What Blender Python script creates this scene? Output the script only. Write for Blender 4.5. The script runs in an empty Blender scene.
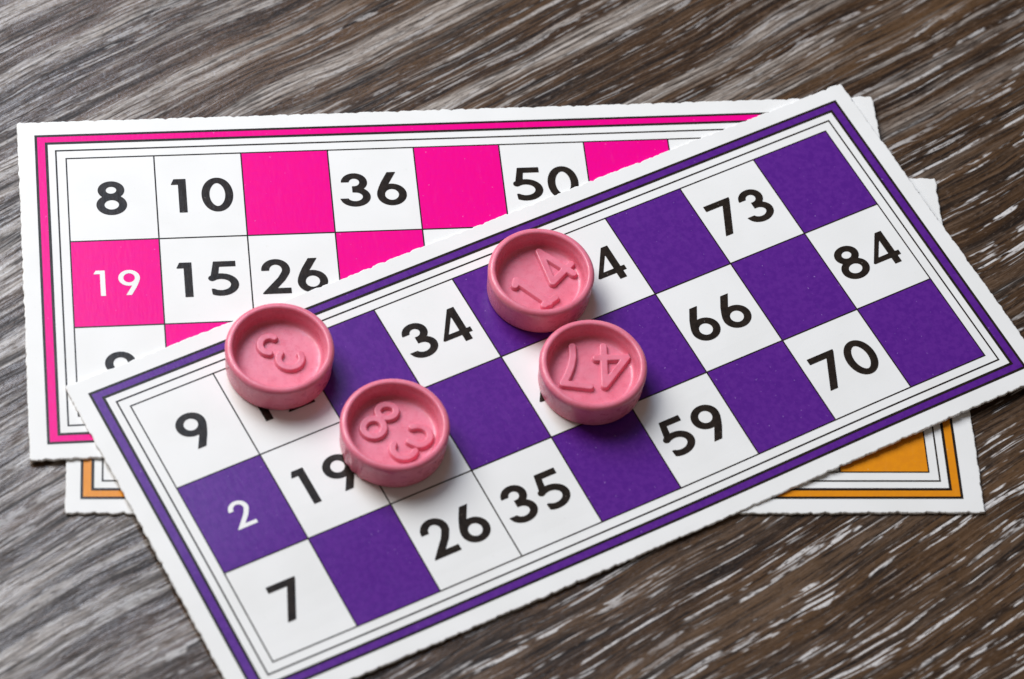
import bpy, bmesh, math, random
import numpy as np
from mathutils import Matrix, Vector
from mathutils.noise import noise as pnoise

# ------------------------------------------------------------------ units
# Everything is measured in "cells" (one printed square is 1 cell wide,
# 16 mm) and written to Blender in metres.
S = 0.016
T = 0.04                      # card thickness (0.64 mm)
ASP = 1.1655                  # printed square height / width
scene = bpy.context.scene
col = scene.collection

# ------------------------------------------------------------------ camera
CAM_R = [[0.8745089, -0.4765621, 0.0901262], [-0.3539863, -0.754177, -0.5530919], [0.3315538, 0.4517804, -0.828231]]
CAM_C = [-13.48459, -17.26212, 32.99482]
FPX = 3553.1
cam_d = bpy.data.cameras.new("camera")
cam = bpy.data.objects.new("camera", cam_d)
col.objects.link(cam)
Rm = Matrix([CAM_R[0], [-v for v in CAM_R[1]], [-v for v in CAM_R[2]]]).transposed()
M = Rm.to_4x4()
M.translation = Vector((CAM_C[0] * S, CAM_C[1] * S, (CAM_C[2] + 3 * T) * S))
cam.matrix_world = M
cam_d.sensor_width = 36.0
cam_d.lens = FPX / 1024.0 * 36.0
cam_d.clip_start = 0.02
cam_d.clip_end = 50.0
cam_d.dof.use_dof = True
cam_d.dof.aperture_fstop = 16.0
cam_d.dof.aperture_blades = 7
focus = Vector((1.2 * S, 1.2 * S, 3 * T * S))
cam_d.dof.focus_distance = (focus - M.translation).dot(-(M.to_3x3() @ Vector((0, 0, 1))))
scene.camera = cam
cam_right = Vector(CAM_R[0])
fwd = Vector((CAM_R[2][0], CAM_R[2][1], 0)).normalized()      # "away from the viewer" on the table
rgt = Vector((fwd.y, -fwd.x, 0))

# ------------------------------------------------------------------ light
world = bpy.data.worlds.new("World")
scene.world = world
world.use_nodes = True
bg = world.node_tree.nodes["Background"]
bg.inputs["Color"].default_value = (1.0, 0.84, 0.70, 1)
bg.inputs["Strength"].default_value = 0.13

def area(name, az, el, dist, sx, sy, watts, color):
    d = fwd * math.cos(math.radians(az)) + rgt * math.sin(math.radians(az))
    d = d * math.cos(math.radians(el)) + Vector((0, 0, math.sin(math.radians(el))))
    L = bpy.data.lights.new(name, 'AREA')
    L.shape = 'RECTANGLE'; L.size = sx; L.size_y = sy
    L.energy = watts; L.color = color
    o = bpy.data.objects.new(name, L); col.objects.link(o)
    o.location = d * dist
    o.rotation_euler = d.to_track_quat('Z', 'Y').to_euler()
    return o
area("window_light", -54, 46, 0.85, 0.46, 0.50, 8.7, (1.0, 0.985, 0.965))
# added tall strip lamp, placed to give the table's left side a cool sheen
area("sheen_strip_light", -27.5, 54, 0.96, 0.15, 0.62, 2.2, (0.46, 0.68, 1.0))

scene.view_settings.view_transform = 'Standard'
scene.view_settings.look = 'None'
scene.view_settings.exposure = 0.0
scene.view_settings.gamma = 1.0

# ------------------------------------------------------------------ node helpers
def new_mat(name):
    m = bpy.data.materials.new(name); m.use_nodes = True
    nt = m.node_tree
    return m, nt, nt.nodes["Principled BSDF"]

def N(nt, kind, **kw):
    n = nt.nodes.new(kind)
    for k, v in kw.items():
        if k.startswith("i_"):
            key = k[2:].replace("_", " ")
            n.inputs[key].default_value = v
        else:
            setattr(n, k, v)
    return n

def math_(nt, op, a, b=None, clamp=False):
    n = nt.nodes.new("ShaderNodeMath"); n.operation = op; n.use_clamp = clamp
    for i, v in enumerate((a, b)):
        if v is None: continue
        if isinstance(v, (int, float)): n.inputs[i].default_value = v
        else: nt.links.new(v, n.inputs[i])
    return n.outputs[0]

def ramp(nt, v, a, b, lo=0.0, hi=1.0, smooth=True):
    n = nt.nodes.new("ShaderNodeMapRange")
    n.interpolation_type = 'SMOOTHSTEP' if smooth else 'LINEAR'
    nt.links.new(v, n.inputs[0])
    for i, x in enumerate((a, b, lo, hi)): n.inputs[i + 1].default_value = x
    return n.outputs[0]

def mix(nt, fac, a, b):
    n = nt.nodes.new("ShaderNodeMix"); n.data_type = 'RGBA'
    for sock, v in ((n.inputs[0], fac), (n.inputs[6], a), (n.inputs[7], b)):
        if isinstance(v, (int, float)): sock.default_value = v
        elif isinstance(v, tuple): sock.default_value = (*v, 1)
        else: nt.links.new(v, sock)
    return n.outputs[2]

def objco(nt, scale, rot=0.0):
    tc = nt.nodes.new("ShaderNodeTexCoord")
    mp = nt.nodes.new("ShaderNodeMapping")
    nt.links.new(tc.outputs["Object"], mp.inputs["Vector"])
    mp.inputs["Scale"].default_value = scale
    mp.inputs["Rotation"].default_value = (0, 0, rot)
    return mp.outputs[0]

def noise_(nt, vec, scale, detail=2.0, rough=0.5, dist=0.0):
    n = nt.nodes.new("ShaderNodeTexNoise"); n.noise_dimensions = '3D'
    nt.links.new(vec, n.inputs["Vector"])
    n.inputs["Scale"].default_value = scale
    n.inputs["Detail"].default_value = detail
    n.inputs["Roughness"].default_value = rough
    n.inputs["Distortion"].default_value = dist
    return n.outputs[0]

# ------------------------------------------------------------------ materials
def paper_mat():
    m, nt, b = new_mat("card_paper")
    v = objco(nt, (1 / S,) * 3)
    big = noise_(nt, v, 1.3, 3)
    fine = noise_(nt, v, 22, 3)
    c = mix(nt, ramp(nt, big, .35, .7), (.83, .83, .825), (.80, .80, .79))
    c = mix(nt, ramp(nt, fine, .62, .8, 0, .35), c, (.72, .71, .69))
    nt.links.new(c, b.inputs["Base Color"])
    b.inputs["Roughness"].default_value = .5
    b.inputs["Specular IOR Level"].default_value = .2
    bp = N(nt, "ShaderNodeBump", i_Strength=.12, i_Distance=.00004)
    nt.links.new(noise_(nt, v, 30, 4), bp.inputs["Height"])
    nt.links.new(bp.outputs[0], b.inputs["Normal"])
    return m

def ink_mat(name, a, b_, speck, rough=.42, worn=.0, spec=.4):
    """Printed ink: two close tones, paper fibre streaks and tiny white pinholes."""
    m, nt, b = new_mat(name)
    v = objco(nt, (1 / S,) * 3)
    vs = objco(nt, (14 / S, 3.2 / S, 1 / S))
    big = noise_(nt, v, 3.0, 4, .6)
    fib = noise_(nt, vs, 1.0, 3, .6)
    mid = noise_(nt, v, 16, 3, .6)
    c = mix(nt, ramp(nt, mid, .36, .64), a, b_)
    c = mix(nt, ramp(nt, big, .35, .75, 0, .25), c, b_)
    c = mix(nt, ramp(nt, fib, .55, .85, 0, worn), c, speck)
    pin = noise_(nt, v, 26, 2, .5)
    c = mix(nt, ramp(nt, pin, .71, .77, 0, .7), c, speck)
    nt.links.new(c, b.inputs["Base Color"])
    b.inputs["Roughness"].default_value = rough
    b.inputs["Specular IOR Level"].default_value = spec
    bp = N(nt, "ShaderNodeBump", i_Strength=.4, i_Distance=.00005)
    nt.links.new(noise_(nt, vs, 1.6, 4, .65), bp.inputs["Height"])
    nt.links.new(bp.outputs[0], b.inputs["Normal"])
    return m

def plastic_mat():
    m, nt, b = new_mat("pink_plastic")
    v = objco(nt, (1 / S,) * 3)
    n1 = noise_(nt, v, 3.5, 4, .6)
    n2 = noise_(nt, v, 30, 3, .6)
    c = mix(nt, ramp(nt, n1, .3, .7), (.77, .215, .310), (.71, .165, .245))
    n3 = noise_(nt, v, 11, 4, .65)
    c = mix(nt, ramp(nt, n3, .56, .72, 0, .3), c, (.66, .14, .21))
    c = mix(nt, ramp(nt, n2, .66, .78, 0, .4), c, (.88, .42, .50))
    nt.links.new(c, b.inputs["Base Color"])
    nt.links.new(ramp(nt, n3, .35, .65, .22, .42), b.inputs["Roughness"])
    b.inputs["Specular IOR Level"].default_value = .45
    b.inputs["Subsurface Weight"].default_value = .2
    b.inputs["Subsurface Radius"].default_value = (1.0, .25, .2)
    b.inputs["Subsurface Scale"].default_value = .0009
    bp = N(nt, "ShaderNodeBump", i_Strength=.4, i_Distance=.0001)
    nt.links.new(noise_(nt, v, 9, 5, .6), bp.inputs["Height"])
    nt.links.new(bp.outputs[0], b.inputs["Normal"])
    return m

def wood_mat():
    m, nt, b = new_mat("limed_wood")
    base = objco(nt, (1 / S,) * 3, math.radians(-7.5))
    # slow waviness of the grain
    sx = N(nt, "ShaderNodeSeparateXYZ"); nt.links.new(base, sx.inputs[0])
    mp = N(nt, "ShaderNodeMapping"); nt.links.new(base, mp.inputs[0]); mp.inputs["Scale"].default_value = (.13, .12, 1)
    w = noise_(nt, mp.outputs[0], 1.0, 2, .5)
    gy = math_(nt, 'ADD', sx.outputs[1], math_(nt, 'MULTIPLY', math_(nt, 'SUBTRACT', w, .5), .8))
    mp2 = N(nt, "ShaderNodeMapping"); nt.links.new(base, mp2.inputs[0]); mp2.inputs["Scale"].default_value = (.7, 1.6, 1)
    w2 = noise_(nt, mp2.outputs[0], 1.0, 2, .5)
    gy = math_(nt, 'ADD', gy, math_(nt, 'MULTIPLY', math_(nt, 'SUBTRACT', w2, .5), .11))
    cb = N(nt, "ShaderNodeCombineXYZ"); nt.links.new(sx.outputs[0], cb.inputs[0]); nt.links.new(gy, cb.inputs[1])
    def layer(fx, fy, z, detail=2, rough=.5):
        q = N(nt, "ShaderNodeMapping"); nt.links.new(cb.outputs[0], q.inputs[0])
        q.inputs["Scale"].default_value = (fx, fy, 1); q.inputs["Location"].default_value = (z * 3.1, z * 7.3, z)
        return noise_(nt, q.outputs[0], 1.0, detail, rough)
    band = layer(.10, 1.1, 1, 3)
    fibre = layer(.22, 7.5, 2, 4, .65)
    hair = layer(.9, 26, 3, 3, .65)
    broken = layer(3.2, 22, 8, 3, .65)
    grit = layer(12, 30, 4, 3, .6)
    # board: from short limed pores (near side) to long brushed streaks (far side)
    far = ramp(nt, math_(nt, 'ADD', gy, math_(nt, 'MULTIPLY', sx.outputs[0], -.12)), -2.0, 2.4)
    c = mix(nt, ramp(nt, band, .3, .7), (.040, .019, .008), (.100, .053, .024))
    c = mix(nt, ramp(nt, fibre, .33, .56), (.015, .009, .006), c)
    c = mix(nt, ramp(nt, hair, .48, .72, 0, .6), c, (.165, .098, .058))
    c = mix(nt, ramp(nt, hair, .49, .33, 0, .95), c, (.010, .006, .005))
    c = mix(nt, ramp(nt, broken, .54, .74, 0, .5), c, (.15, .094, .060))
    c = mix(nt, ramp(nt, broken, .46, .30, 0, .7), c, (.014, .009, .007))
    # brushed whitewash in long soft streaks
    wash = math_(nt, 'MULTIPLY', ramp(nt, layer(.085, 2.6, 5, 4, .62), .485, .59), ramp(nt, hair, .34, .60, .10, 1))
    wash = math_(nt, 'MULTIPLY', wash, ramp(nt, broken, .30, .58, .35, 1))
    wash = math_(nt, 'MULTIPLY', wash, ramp(nt, far, 0, 1, .05, .74))
    c = mix(nt, wash, c, (.46, .41, .37))
    thin = math_(nt, 'MULTIPLY', ramp(nt, layer(.13, 10, 13, 3, .6), .56, .66), ramp(nt, broken, .36, .56, .15, 1))
    c = mix(nt, math_(nt, 'MULTIPLY', thin, ramp(nt, far, .2, .8, 0, .7)), c, (.46, .42, .39))
    # lime left in the open pores: beads strung along the grain lines
    line = ramp(nt, layer(.17, 17, 6, 1.0, .5), .560, .62)
    seg = ramp(nt, layer(2.1, 9, 9, 2.5, .6), .49, .57)
    pore = math_(nt, 'MULTIPLY', line, seg)
    line2 = ramp(nt, layer(.42, 22, 10, 1.5, .5), .585, .66)
    pore = math_(nt, 'MAXIMUM', pore, math_(nt, 'MULTIPLY', line2, ramp(nt, layer(2.4, 12, 12, 2, .6), .44, .56, 0, .85)))
    pore = math_(nt, 'MULTIPLY', pore, ramp(nt, layer(.25, .9, 7, 2), .34, .48, .3, 1))
    pore = math_(nt, 'MULTIPLY', pore, ramp(nt, grit, .30, .52, .45, 1))
    pore = math_(nt, 'MULTIPLY', pore, ramp(nt, far, 0, 1, 1, .4))
    c = mix(nt, pore, c, (.66, .64, .635))
    c = mix(nt, ramp(nt, grit, .56, .72, 0, .4), c, (.17, .125, .10))
    c = mix(nt, ramp(nt, grit, .44, .30, 0, .5), c, (.02, .013, .010))
    nt.links.new(c, b.inputs["Base Color"])
    # lacquer only on the ridges: open grain stays dull
    ridge = math_(nt, 'MULTIPLY', ramp(nt, hair, .36, .52), ramp(nt, broken, .34, .50))
    ridge = math_(nt, 'MULTIPLY', ridge, ramp(nt, fibre, .36, .54, .35, 1))
    nt.links.new(ramp(nt, ridge, 0, 1, .38, .25), b.inputs["Roughness"])
    nt.links.new(ramp(nt, ridge, 0, 1, .2, .46), b.inputs["Specular IOR Level"])
    h = math_(nt, 'ADD', math_(nt, 'MULTIPLY', fibre, .6), math_(nt, 'MULTIPLY', hair, .3))
    h = math_(nt, 'ADD', h, math_(nt, 'MULTIPLY', grit, .5))
    bp = N(nt, "ShaderNodeBump", i_Strength=.45, i_Distance=.0003)
    nt.links.new(h, bp.inputs["Height"]); nt.links.new(bp.outputs[0], b.inputs["Normal"])
    return m

PAPER = paper_mat()
BLACK = ink_mat("black_ink", (.014, .010, .008), (.024, .017, .013), (.16, .14, .13), rough=.26, worn=.06, spec=.15)
PURPLE = ink_mat("purple_ink", (.084, .012, .228), (.106, .018, .256), (.30, .17, .48), rough=.27, worn=.06, spec=.2)
MAGENTA = ink_mat("magenta_ink", (.86, .001, .25), (.84, .001, .265), (.86, .16, .48), rough=.25, worn=.06, spec=.1)
ORANGE = ink_mat("orange_ink", (.76, .27, .008), (.72, .25, .010), (.80, .50, .20), rough=.27, worn=.06, spec=.2)
PINK = plastic_mat()
WOOD = wood_mat()

# ------------------------------------------------------------------ object helpers
def mesh_obj(name, verts, faces, mat, parent=None, smooth=False):
    me = bpy.data.meshes.new(name)
    me.from_pydata([(x * S, y * S, z * S) for x, y, z in verts], [], faces)
    me.materials.append(mat)
    if smooth:
        me.polygons.foreach_set("use_smooth", [True] * len(me.polygons))
    me.update()
    o = bpy.data.objects.new(name, me); col.objects.link(o)
    if parent: o.parent = parent
    return o

def thing(name, x, y, z, rot, label, cat, group=None):
    o = bpy.data.objects.new(name, None); col.objects.link(o)
    o.empty_display_size = .01
    o.location = (x * S, y * S, z * S); o.rotation_euler = (0, 0, rot)
    o["label"] = label; o["category"] = cat
    if group: o["group"] = group
    return o

# ------------------------------------------------------------------ the table
def table():
    bm = bmesh.new()
    bmesh.ops.create_cube(bm, size=1.0)
    bmesh.ops.scale(bm, vec=(1.3, 1.0, .025), verts=bm.verts)
    bmesh.ops.translate(bm, vec=(0, 0, -.0125), verts=bm.verts)
    bmesh.ops.bevel(bm, geom=list(bm.edges), offset=.002, segments=2, affect='EDGES')
    me = bpy.data.meshes.new("tabletop"); bm.to_mesh(me); bm.free(); me.materials.append(WOOD)
    o = bpy.data.objects.new("tabletop", me); col.objects.link(o)
    o["kind"] = "structure"
    o["label"] = "dark brown limed wooden tabletop with white streaks along the grain"
table()

# ------------------------------------------------------------------ digits
# Glyphs live in an em box: height 1, x to the right, y up. They are unions of
# strokes, evaluated as a distance field and contoured into clean outlines.
XS, R0 = .82, .080            # upright strokes are a little thicker than level ones

def arc(cx, cy, rx, ry, a0, a1, n=40):
    t = np.radians(np.linspace(a0, a1, n))
    return np.c_[cx + rx * np.cos(t), cy + ry * np.sin(t)]

def d_poly(X, Y, pts):
    d = np.full(X.shape, 9.0)
    for (ax, ay), (bx, by) in zip(pts[:-1], pts[1:]):
        ux, uy = bx - ax, by - ay
        L = ux * ux + uy * uy + 1e-12
        t = np.clip(((X - ax) * ux + (Y - ay) * uy) / L, 0, 1)
        d = np.minimum(d, np.hypot(X - ax - t * ux, Y - ay - t * uy))
    return d

def d_fill(X, Y, pts):
    pts = np.array(pts, float)
    d = d_poly(X, Y, np.vstack([pts, pts[:1]]))
    ins = np.zeros(X.shape, bool)
    j = len(pts) - 1
    for i in range(len(pts)):
        (xi, yi), (xj, yj) = pts[i], pts[j]
        if yi != yj:
            c = ((yi > Y) != (yj > Y)) & (X < (xj - xi) * (Y - yi) / (yj - yi) + xi)
            ins ^= c
        j = i
    return np.where(ins, -d, d)

def stroke(X, Y, pts, r, cuts=()):
    """stroke of half width r; cuts = (point, outward direction) of flat ends"""
    pts = np.array(pts, float) * [XS, 1]
    d = d_poly(X * XS, Y, pts) - r
    for (ex, ey), (nx, ny) in cuts:
        s = (X - ex) * nx + (Y - ey) * ny
        near = np.hypot((X - ex) * XS, Y - ey) - 2.3 * r
        d = np.maximum(d, -np.maximum(-s, near))
    return d

def six(X, Y, r):
    ring = stroke(X, Y, arc(.365, .325, .268, .245, 0, 360, 60), r)
    st = stroke(X, Y, [(.46, 1.10), (.395, 1.0), (.215, .68), (.145, .52), (.107, .41), (.098, .325)], r)
    st = np.maximum(st, Y - 1.0)
    return np.minimum(ring, st)

def glyph_field(ch, X, Y, r):
    if ch == '0': return stroke(X, Y, arc(.385, .5, .287, .425, 0, 360, 80), r)
    if ch == '1':
        h = r / XS
        xr = .36
        return np.minimum(d_fill(X, Y, [(xr - 2 * h, 0), (xr, 0), (xr, 1), (xr - 2 * h, 1)]),
                          d_fill(X, Y, [(-.01, .995 - 2 * r), (.065, 1), (xr - .01, 1), (xr - .01, .995 - 2 * r)]))
    if ch == '2':
        a = stroke(X, Y, np.vstack([[(.10, .60)], arc(.345, .69, .25, .235, 178, -20, 40), [(.53, .52), (.47, .42), (.13, .04), (.05, -.06)]]), r,
                   [((.10, .675), (0, -1))])
        a = np.maximum(a, -Y)
        a = np.maximum(a, -X + .0)
        return np.minimum(a, d_fill(X, Y, [(.04, 0), (.69, 0), (.69, 2 * r), (.12, 2 * r)]))
    if ch == '3':
        up = stroke(X, Y, np.vstack([[(.085, .62)], arc(.315, .725, .225, .195, 182, -90, 40), [(.22, .53)]]), r,
                    [((.09, .735), (0, -1)), ((.255, .53), (-1, 0))])
        lo = stroke(X, Y, np.vstack([[(.22, .505)], arc(.315, .29, .28, .212, 90, -150, 40), [(.03, .27)]]), r,
                    [((.255, .51), (-1, 0)), ((.06, .245), (0, 1))])
        return np.minimum(up, lo)
    if ch == '4':
        e = (r - .080) / XS
        o = d_fill(X, Y, [(.50 - e, 1), (.68 + e, 1), (.68 + e, .33 + e), (.78 + e, .33 + e), (.78 + e, .195 - e), (.68 + e, .195 - e), (.68 + e, 0),
                          (.49 - e, 0), (.49 - e, .195 - e), (.03, .195 - e), (-e, .225)])
        i = d_fill(X, Y, [(.49 - e, .335 + e), (.49 - e, .77 - e), (.205 + e, .335 + e)])
        return np.maximum(o, -i)
    if ch == '5':
        bowl = stroke(X, Y, arc(.285, .325, .33, .243, 128, -128, 50), r, [((.055, .14), (-1, -.1))])
        bowl = np.maximum(bowl, -np.maximum(np.maximum(X - .10, -X - 1), Y - .24) if False else bowl)
        stem = d_fill(X, Y, [(.125, 1), (.02, .45), (.085, .43), (.20, .50), (.235, .64), (.285, 1)])
        bar = d_fill(X, Y, [(.125, 1), (.66, 1), (.66, 1 - 1.95 * r), (.11, 1 - 1.95 * r)])
        return np.minimum(np.minimum(bowl, stem), bar)
    if ch == '6': return six(X, Y, r)
    if ch == '9': return six(.73 - X, 1 - Y, r)
    if ch == '7':
        e = (r - .080)
        return d_fill(X, Y, [(0, 1), (.735, 1), (.725, .94), (.285 + e, 0), (.075 - e, 0), (.465 - e, 1 - 2.05 * r), (0, 1 - 2.05 * r)])
    if ch == '8':
        return np.minimum(stroke(X, Y, arc(.365, .735, .225, .185, 0, 360, 60), r),
                          stroke(X, Y, arc(.365, .30, .272, .222, 0, 360, 60), r))

WIDTH = {'0': .77, '1': .36, '2': .69, '3': .69, '4': .78, '5': .71, '6': .73, '7': .735, '8': .73, '9': .73}

def contour(X, Y, D):
    """Marching squares: the inside (D<0) of a field as a planar mesh."""
    ny, nx = D.shape
    verts, faces, vi, ei = [], [], {}, {}
    def corner(i, j):
        k = (i, j)
        if k not in vi: vi[k] = len(verts); verts.append((X[i, j], Y[i, j]))
        return vi[k]
    def edge(a, b):
        k = (a, b) if a < b else (b, a)
        if k not in ei:
            da, db = D[k[0]], D[k[1]]; t = da / (da - db)
            ei[k] = len(verts)
            verts.append((X[k[0]] + t * (X[k[1]] - X[k[0]]), Y[k[0]] + t * (Y[k[1]] - Y[k[0]])))
        return ei[k]
    for i in range(ny - 1):
        for j in range(nx - 1):
            q = [(i, j), (i, j + 1), (i + 1, j + 1), (i + 1, j)]
            ins = [D[c] < 0 for c in q]
            if not any(ins): continue
            if all(ins): faces.append([corner(*c) for c in q]); continue
            f = []
            for k in range(4):
                a, b = q[k], q[(k + 1) % 4]
                if ins[k]: f.append(corner(*a))
                if ins[k] != ins[(k + 1) % 4]: f.append(edge(a, b))
            if len(f) >= 3: faces.append(f)
    return verts, faces

_glyphs = {}
def glyph(ch, r):
    k = (ch, r)
    if k not in _glyphs:
        xs = np.linspace(-.1, .95, 86); ys = np.linspace(-.08, 1.08, 95)
        X, Y = np.meshgrid(xs, ys)
        _glyphs[k] = contour(X, Y, glyph_field(ch, X, Y, r))
    return _glyphs[k]

def number(text, cx, cy, parent, mat, h=.47, r=R0, adv=.41, z=0.0, label=None):
    """A printed number centred in its square (cx, cy = square's centre in card units)."""
    V, F = [], []
    for k, ch in enumerate(text):
        gv, gf = glyph(ch, r)
        ox = cx + (k - (len(text) - 1) / 2) * adv - WIDTH[ch] * h / 2 - (.025 if ch == '1' and len(text) > 1 else 0)
        oy = cy - h / 2
        n = len(V)
        V += [(ox + x * h, oy + y * h, z) for x, y in gv]
        F += [[i + n for i in f] for f in gf]
    o = mesh_obj("number", V, F, mat, parent)
    if label: o["label"] = label
    return o

# ------------------------------------------------------------------ cards
MX = (.1137, .219, .3352, .5425)
MY = (.1153, .2232, .3309, .540)

def card_sheet(parent, seed):
    """Stiff paper with machine-perforated, slightly torn edges."""
    rnd = random.Random(seed)
    hx, hy = 4.5 + MX[3], 1.5 * ASP + MY[3]
    step = .012
    pts = []
    per = [((-hx, -hy), (hx, -hy)), ((hx, -hy), (hx, hy)), ((hx, hy), (-hx, hy)), ((-hx, hy), (-hx, -hy))]
    rc = .016
    for si, ((ax, ay), (bx, by)) in enumerate(per):
        L = math.hypot(bx - ax, by - ay); ux, uy = (bx - ax) / L, (by - ay) / L
        nx, ny = uy, -ux
        n = int(L / step)
        pitch = .16
        # uneven bites left by the perforation
        ph = rnd.random() * pitch
        nb = int(L / pitch) + 3
        bite = [rnd.uniform(.15, 1.0) for _ in range(nb)]
        shift = [rnd.uniform(-.07, .07) for _ in range(nb)]
        amp = .015 if si in (0, 2) else .009
        for i in range(n):
            s = rc + (L - 2 * rc) * i / n
            d = .007 * pnoise((s * 1.3, si * 9.1, seed * 3.7)) + .008 * pnoise((s * 9, si * 5.3, seed)) + .005 * pnoise((s * 26, si, seed * 2.0)) + .004 * pnoise((s * 58, si * 3.3, seed * 1.7))
            k = (s + ph) / pitch; kk = int(k); u = (k - kk) - .5 - shift[kk]
            d -= amp * bite[kk] * math.exp(-(u / .15) ** 2)
            pts.append((ax + ux * s + nx * d, ay + uy * s + ny * d, nx, ny))
    n = len(pts)
    V, F = [], []
    prof = [(-.012, T), (-.003, T - .004), (.002, T * .6), (.0, .006), (-.012, 0)]
    for k, (off, z) in enumerate(prof):
        for i, (x, y, nx, ny) in enumerate(pts):
            j = 0 if k == 0 else .006 * pnoise((x * 11, y * 11, k * 2.3 + seed))
            V.append((x + nx * (off + j), y + ny * (off + j), z))
    for k in range(len(prof) - 1):
        for i in range(n):
            i2 = (i + 1) % n
            F.append([k * n + i2, k * n + i, (k + 1) * n + i, (k + 1) * n + i2])
    F.append(list(range(n)))
    F.append([(len(prof) - 1) * n + i for i in reversed(range(n))])
    return mesh_obj("card_sheet", V, F, PAPER, parent)

def rects_mesh(name, rects, mat, parent, z):
    V, F = [], []
    for x0, y0, x1, y1 in rects:
        n = len(V); V += [(x0, y0, z), (x1, y0, z), (x1, y1, z), (x0, y1, z)]; F.append([n, n + 1, n + 2, n + 3])
    return mesh_obj(name, V, F, mat, parent)

def frame_rects(x, y, w):
    """hollow rectangle of line width w centred on half sizes x, y; pieces butt end to end"""
    h = w / 2
    return [(-x - h, y - h, x + h, y + h), (-x - h, -y - h, x + h, -y + h),
            (-x - h, -y + h, -x + h, y - h), (x - h, -y + h, x + h, y - h)]

def make_card(x, y, z, rot, ink, coloured, numbers, label, seed, white_numbers=(), shift=(0, 0), bend=None):
    root = thing("bingo_card", x, y, z, rot, label, "bingo card", "printed bingo cards")
    card_sheet(root, seed)
    z1, z2, z3 = T + .0012, T + .0024, T + .0036
    gy = 1.5 * ASP
    def centre(c, r): return (c - 4, (1 - r) * ASP)
    # coloured border band between its two black outlines
    xo, yo, xi, yi = 4.5 + MX[2], gy + MY[2], 4.5 + MX[1], gy + MY[1]
    rects_mesh("border_band", [(-xo, yi, xo, yo), (-xo, -yo, xo, -yi), (-xo, -yi, -xi, yi), (xi, -yi, xo, yi)], ink, root, z1)
    rects_mesh("border_outline", frame_rects(xo, yo, .030) + frame_rects(xi, yi, .032), BLACK, root, z2)
    rects_mesh("inner_border_line", frame_rects(4.5 + MX[0], gy + MY[0], .019), BLACK, root, z2)
    w = .016; h = w / 2
    L = frame_rects(4.5, gy, w)
    for r in (1, 2):
        yy = gy - r * ASP; L.append((-4.5 + h, yy - h, 4.5 - h, yy + h))
    for c in range(1, 9):
        xx = -4.5 + c
        for r in range(3):
            L.append((xx - h, gy - (r + 1) * ASP + h, xx + h, gy - r * ASP - h))
    rects_mesh("grid_lines", L, BLACK, root, z2)
    for c, r in coloured:
        cx, cy = centre(c, r)
        rects_mesh("coloured_square", [(cx - .5, cy - ASP / 2, cx + .5, cy + ASP / 2)], ink, root, z1)
    for (c, r), t in numbers.items():
        cx, cy = centre(c, r)
        number(t, cx - .01, cy + .004, root, BLACK, z=z3, r=R0)
    for (c, r), t in dict(white_numbers).items():
        cx, cy = centre(c, r)
        number(t, cx - .015, cy - .002, root, PAPER, h=.345, r=.066, adv=.305, z=z3, label="small white number " + t + " on a coloured square")
    if shift != (0, 0):                       # print slightly off centre on its sheet
        for o in root.children:
            if o.name.split('.')[0] != 'card_sheet': o.location = (shift[0] * S, shift[1] * S, 0)
    if bend:
        for o in root.children: bend_mesh(o, bend)
    return root

def bend_mesh(o, f):
    bm = bmesh.new(); bm.from_mesh(o.data)
    xs = [v.co.x for v in bm.verts]; ys = [v.co.y for v in bm.verts]
    for k in range(-12, 13):
        for co, no, lo, hi, st in ((Vector((1, 0, 0)), Vector((1, 0, 0)), min(xs), max(xs), .5), (Vector((0, 1, 0)), Vector((0, 1, 0)), min(ys), max(ys), .2)):
            p = (k * st + .0137) * S
            if lo < p < hi:
                bmesh.ops.bisect_plane(bm, geom=bm.verts[:] + bm.edges[:] + bm.faces[:], plane_co=co * p, plane_no=no, dist=1e-9)
    for v in bm.verts: v.co.z += f(v.co.x / S, v.co.y / S) * S
    bm.to_mesh(o.data); bm.free()

def sm(t):
    t = min(1, max(0, t)); return t * t * (3 - 2 * t)

def sag(x, y):
    """the unsupported near edge of the top card droops towards the table"""
    return -.066 * sm((-.15 - y) / 1.7) * sm((3.6 - x) / 3.4) * (1 - .4 * sm((-2.6 - x) / 2.2))

GAP = .002
make_card(-0.1565, 0.759, 0.0005, -0.4442, ORANGE,
          [(1, 0), (3, 0), (6, 0), (0, 1), (2, 1), (5, 1), (7, 1), (1, 2), (3, 2), (4, 2), (6, 2), (8, 2)], {},
          "orange bordered bingo card at the bottom of the pile, mostly hidden", 5, shift=(-.03, -.015))
make_card(-0.2289, 1.7948, T + GAP, -0.39145, MAGENTA,
          [(2, 0), (4, 0), (6, 0), (0, 1), (3, 1), (1, 2), (5, 1), (7, 1), (8, 2)],
          {(0, 0): '8', (1, 0): '10', (3, 0): '36', (5, 0): '50', (1, 1): '15', (2, 1): '26', (0, 2): '9'},
          "bright pink and white bingo card lying between the purple card and the orange one", 11,
          {(0, 1): '19'})
make_card(0, 0, 2 * T + 2 * GAP, 0, PURPLE,
          [(2, 0), (4, 0), (6, 0), (8, 0), (0, 1), (3, 1), (5, 1), (7, 1), (1, 2), (4, 2), (6, 2), (8, 2)],
          {(0, 0): '9', (1, 0): '12', (3, 0): '34', (5, 0): '54', (7, 0): '73',
           (1, 1): '19', (4, 1): '47', (6, 1): '66', (8, 1): '84',
           (0, 2): '7', (2, 2): '26', (3, 2): '35', (5, 2): '59', (7, 2): '70'},
          "purple and white bingo card on top of the pile, under four pink tokens", 23,
          {(0, 1): '2'}, bend=sag)

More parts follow.
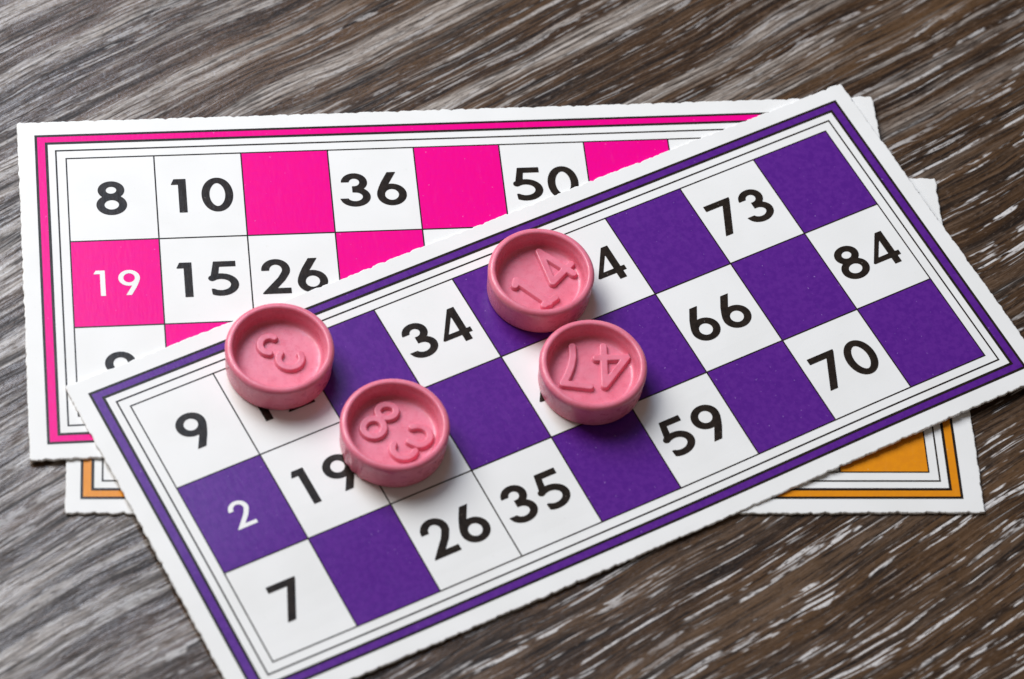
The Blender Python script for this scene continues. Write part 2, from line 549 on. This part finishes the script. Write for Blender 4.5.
# ------------------------------------------------------------------ tokens
TOP = 3 * T + 2 * GAP
TR = .602
def token(cx, cy, H, spin, digits, label, ridges=None, floor=.185, seed=0):
    root = thing("bingo_token", cx, cy, TOP + .0005, 0, label, "bingo token", "pink tokens on the purple card")
    R = TR
    prof = [(0, 0), (R * .90, 0), (R * .945, .006), (R * .968, .022), (R * .975, .05), (R * .985, H * .5), (R * .995, H * .78)]
    # rounded rim
    ro, ri = R, R * .855
    prof += [(R * 1.0, H * .86)]
    for a in (20, 45, 65, 80): prof.append((R - .052 + .052 * math.cos(math.radians(a)), H - .052 + .052 * math.sin(math.radians(a))))
    prof += [(R * .90, H - .0005)]
    for a in (15, 40, 65, 90): prof.append((ri + .03 - .03 * math.sin(math.radians(a)), H - .03 + .03 * math.cos(math.radians(a))))
    prof += [(ri * .995, H - .07), (ri * .975, H - .085), (ri * .965, H - .12), (ri * .95, floor + .06)]
    for a in (20, 45, 70, 90): prof.append((ri * .95 - .055 * (1 - math.cos(math.radians(a))), floor + .055 - .055 * math.sin(math.radians(a))))
    prof += [(ri * .72, floor), (ri * .45, floor), (ri * .2, floor), (0, floor)]
    n = 160
    V, F, ring = [], [], []
    for (r, z) in prof:
        if r == 0:
            ring.append([len(V)]); V.append((0, 0, z)); continue
        ids = []
        for k in range(n):
            a = 2 * math.pi * k / n
            x, y = math.cos(a), math.sin(a)
            rr = r + .004 * pnoise((x * 2, y * 2, z * 6 + seed * 7)) * min(1, r / R)
            zz = z + (.005 * pnoise((x * 1.7, y * 1.7, seed * 5.1)) if z > H * .6 else 0)
            if ridges and r > R * .94 and z < H * .8:
                for ra in ridges:
                    da = (math.degrees(a) - ra + 180) % 360 - 180
                    rr += .014 * math.exp(-(da / 3.2) ** 2)
            ids.append(len(V)); V.append((x * rr, y * rr, zz))
        ring.append(ids)
    for A, B in zip(ring[:-1], ring[1:]):
        for k in range(n):
            k2 = (k + 1) % n
            if len(A) == 1: F.append([A[0], B[k2], B[k]])
            elif len(B) == 1: F.append([A[k], A[k2], B[0]])
            else: F.append([A[k], A[k2], B[k2], B[k]])
    mesh_obj("token_body", V, F, PINK, root, smooth=True)
    # raised numerals moulded on the floor of the cup: one mesh standing on the floor
    hw = ri * .93; g = .0075
    ax = np.arange(-hw, hw, g)
    X, Y = np.meshgrid(ax, ax)
    D = np.full(X.shape, 9.0)
    for pts, r in digits:
        D = np.minimum(D, d_poly(X, Y, [(px - cx, py - cy) for px, py in pts]) - r)
    t = np.clip((.012 - D) / .018, 0, 1)
    Z = floor - .004 + .052 * (t * t * (3 - 2 * t))
    keep = D < .020
    idx = -np.ones(X.shape, int); V, F = [], []
    use = keep[:-1, :-1] & keep[1:, :-1] & keep[:-1, 1:] & keep[1:, 1:]
    for i, j in zip(*np.nonzero(use)):
        f = []
        for (a, b) in ((i, j), (i, j + 1), (i + 1, j + 1), (i + 1, j)):
            if idx[a, b] < 0: idx[a, b] = len(V); V.append((X[a, b], Y[a, b], Z[a, b]))
            f.append(idx[a, b])
        F.append(f)
    mesh_obj("raised_number", V, F, PINK, root, smooth=True)
    return root

token(-2.8064, 1.52, 0.405, 0, [([(-2.751, 1.759), (-2.764, 1.777), (-2.781, 1.791), (-2.802, 1.801), (-2.824, 1.805), (-2.846, 1.805), (-2.869, 1.799), (-2.89, 1.788), (-2.909, 1.773), (-2.925, 1.755), (-2.936, 1.733), (-2.943, 1.71), (-2.944, 1.687), (-2.941, 1.664), (-2.933, 1.642), (-2.921, 1.624), (-2.904, 1.609), (-2.885, 1.598)], 0.039), ([(-2.586, 1.44), (-2.588, 1.413), (-2.596, 1.388), (-2.61, 1.364), (-2.629, 1.345), (-2.652, 1.33), (-2.678, 1.32), (-2.706, 1.317), (-2.735, 1.319), (-2.762, 1.327), (-2.787, 1.341), (-2.809, 1.359), (-2.826, 1.381), (-2.837, 1.406), (-2.842, 1.433), (-2.841, 1.46), (-2.833, 1.486), (-2.82, 1.509), (-2.801, 1.529), (-2.778, 1.545)], 0.039)],
      'pink bingo token with a raised 3, on the square right of the 9', ridges=None, seed=1)
token(-2.1193, 0.0952, 0.405, 0, [([(-2.19, 0.193), (-2.206, 0.17), (-2.228, 0.151), (-2.254, 0.138), (-2.282, 0.131), (-2.312, 0.132), (-2.34, 0.139), (-2.365, 0.153), (-2.386, 0.173), (-2.401, 0.197), (-2.41, 0.224), (-2.411, 0.252), (-2.405, 0.279), (-2.392, 0.305), (-2.372, 0.326), (-2.348, 0.343), (-2.321, 0.353), (-2.292, 0.356), (-2.263, 0.352), (-2.236, 0.341), (-2.212, 0.324), (-2.194, 0.302), (-2.182, 0.276), (-2.177, 0.248), (-2.18, 0.22), (-2.19, 0.193)], 0.039), ([(-1.973, 0.326), (-1.986, 0.308), (-2.004, 0.294), (-2.025, 0.285), (-2.05, 0.281), (-2.075, 0.283), (-2.1, 0.29), (-2.122, 0.302), (-2.141, 0.318), (-2.156, 0.338), (-2.164, 0.36), (-2.167, 0.382), (-2.163, 0.403), (-2.153, 0.423), (-2.137, 0.439), (-2.117, 0.451), (-2.094, 0.457), (-2.069, 0.458), (-2.043, 0.454), (-2.02, 0.444), (-1.999, 0.43), (-1.982, 0.411), (-1.97, 0.391), (-1.965, 0.368), (-1.966, 0.346), (-1.973, 0.326)], 0.039), ([(-1.911, 0.069), (-1.885, 0.065), (-1.859, 0.057), (-1.835, 0.044), (-1.814, 0.028), (-1.796, 0.008), (-1.783, -0.014), (-1.775, -0.038), (-1.772, -0.063), (-1.775, -0.087), (-1.782, -0.11), (-1.795, -0.131), (-1.811, -0.149), (-1.832, -0.164), (-1.855, -0.174), (-1.881, -0.181), (-1.908, -0.182), (-1.935, -0.179)], 0.039), ([(-2.025, -0.22), (-2.045, -0.235), (-2.066, -0.245), (-2.09, -0.252), (-2.114, -0.254), (-2.138, -0.252), (-2.161, -0.245), (-2.183, -0.235), (-2.202, -0.221), (-2.218, -0.203), (-2.23, -0.183), (-2.238, -0.161), (-2.242, -0.138), (-2.241, -0.115), (-2.235, -0.092), (-2.225, -0.071), (-2.211, -0.052), (-2.193, -0.035)], 0.039), ([(-1.958, -0.167), (-2.021, -0.08)], 0.039)],
      'pink bingo token with a raised 83, partly covering the black 19', ridges=[-178.6, -166.1, -154.2], seed=2)
token(0.3074, 1.1869, 0.41, 0, [([(0.486, 1.532), (0.422, 1.096), (0.732, 1.23)], 0.042), ([(0.486, 1.532), (0.695, 1.102)], 0.042), ([(0.013, 1.239), (0.06, 1.297), (0.25, 0.868)], 0.042), ([(0.187, 0.866), (0.35, 0.901)], 0.042)],
      'pink bingo token with a raised 14, farthest away, beside a half covered number', ridges=None, seed=3)
token(0.2399, -0.1379, 0.385, 0, [([(0.516, 0.096), (0.278, -0.362)], 0.042), ([(0.366, -0.008), (0.688, -0.141)], 0.042), ([(0.688, -0.141), (0.278, -0.362)], 0.042), ([(0.201, 0.244), (0.138, 0.118), (0.055, 0.014), (-0.04, -0.076), (-0.131, -0.143)], 0.042), ([(-0.131, -0.143), (0.12, -0.305)], 0.042)],
      'pink bingo token with a raised 47, just in front of the 14 token', ridges=None, seed=4)
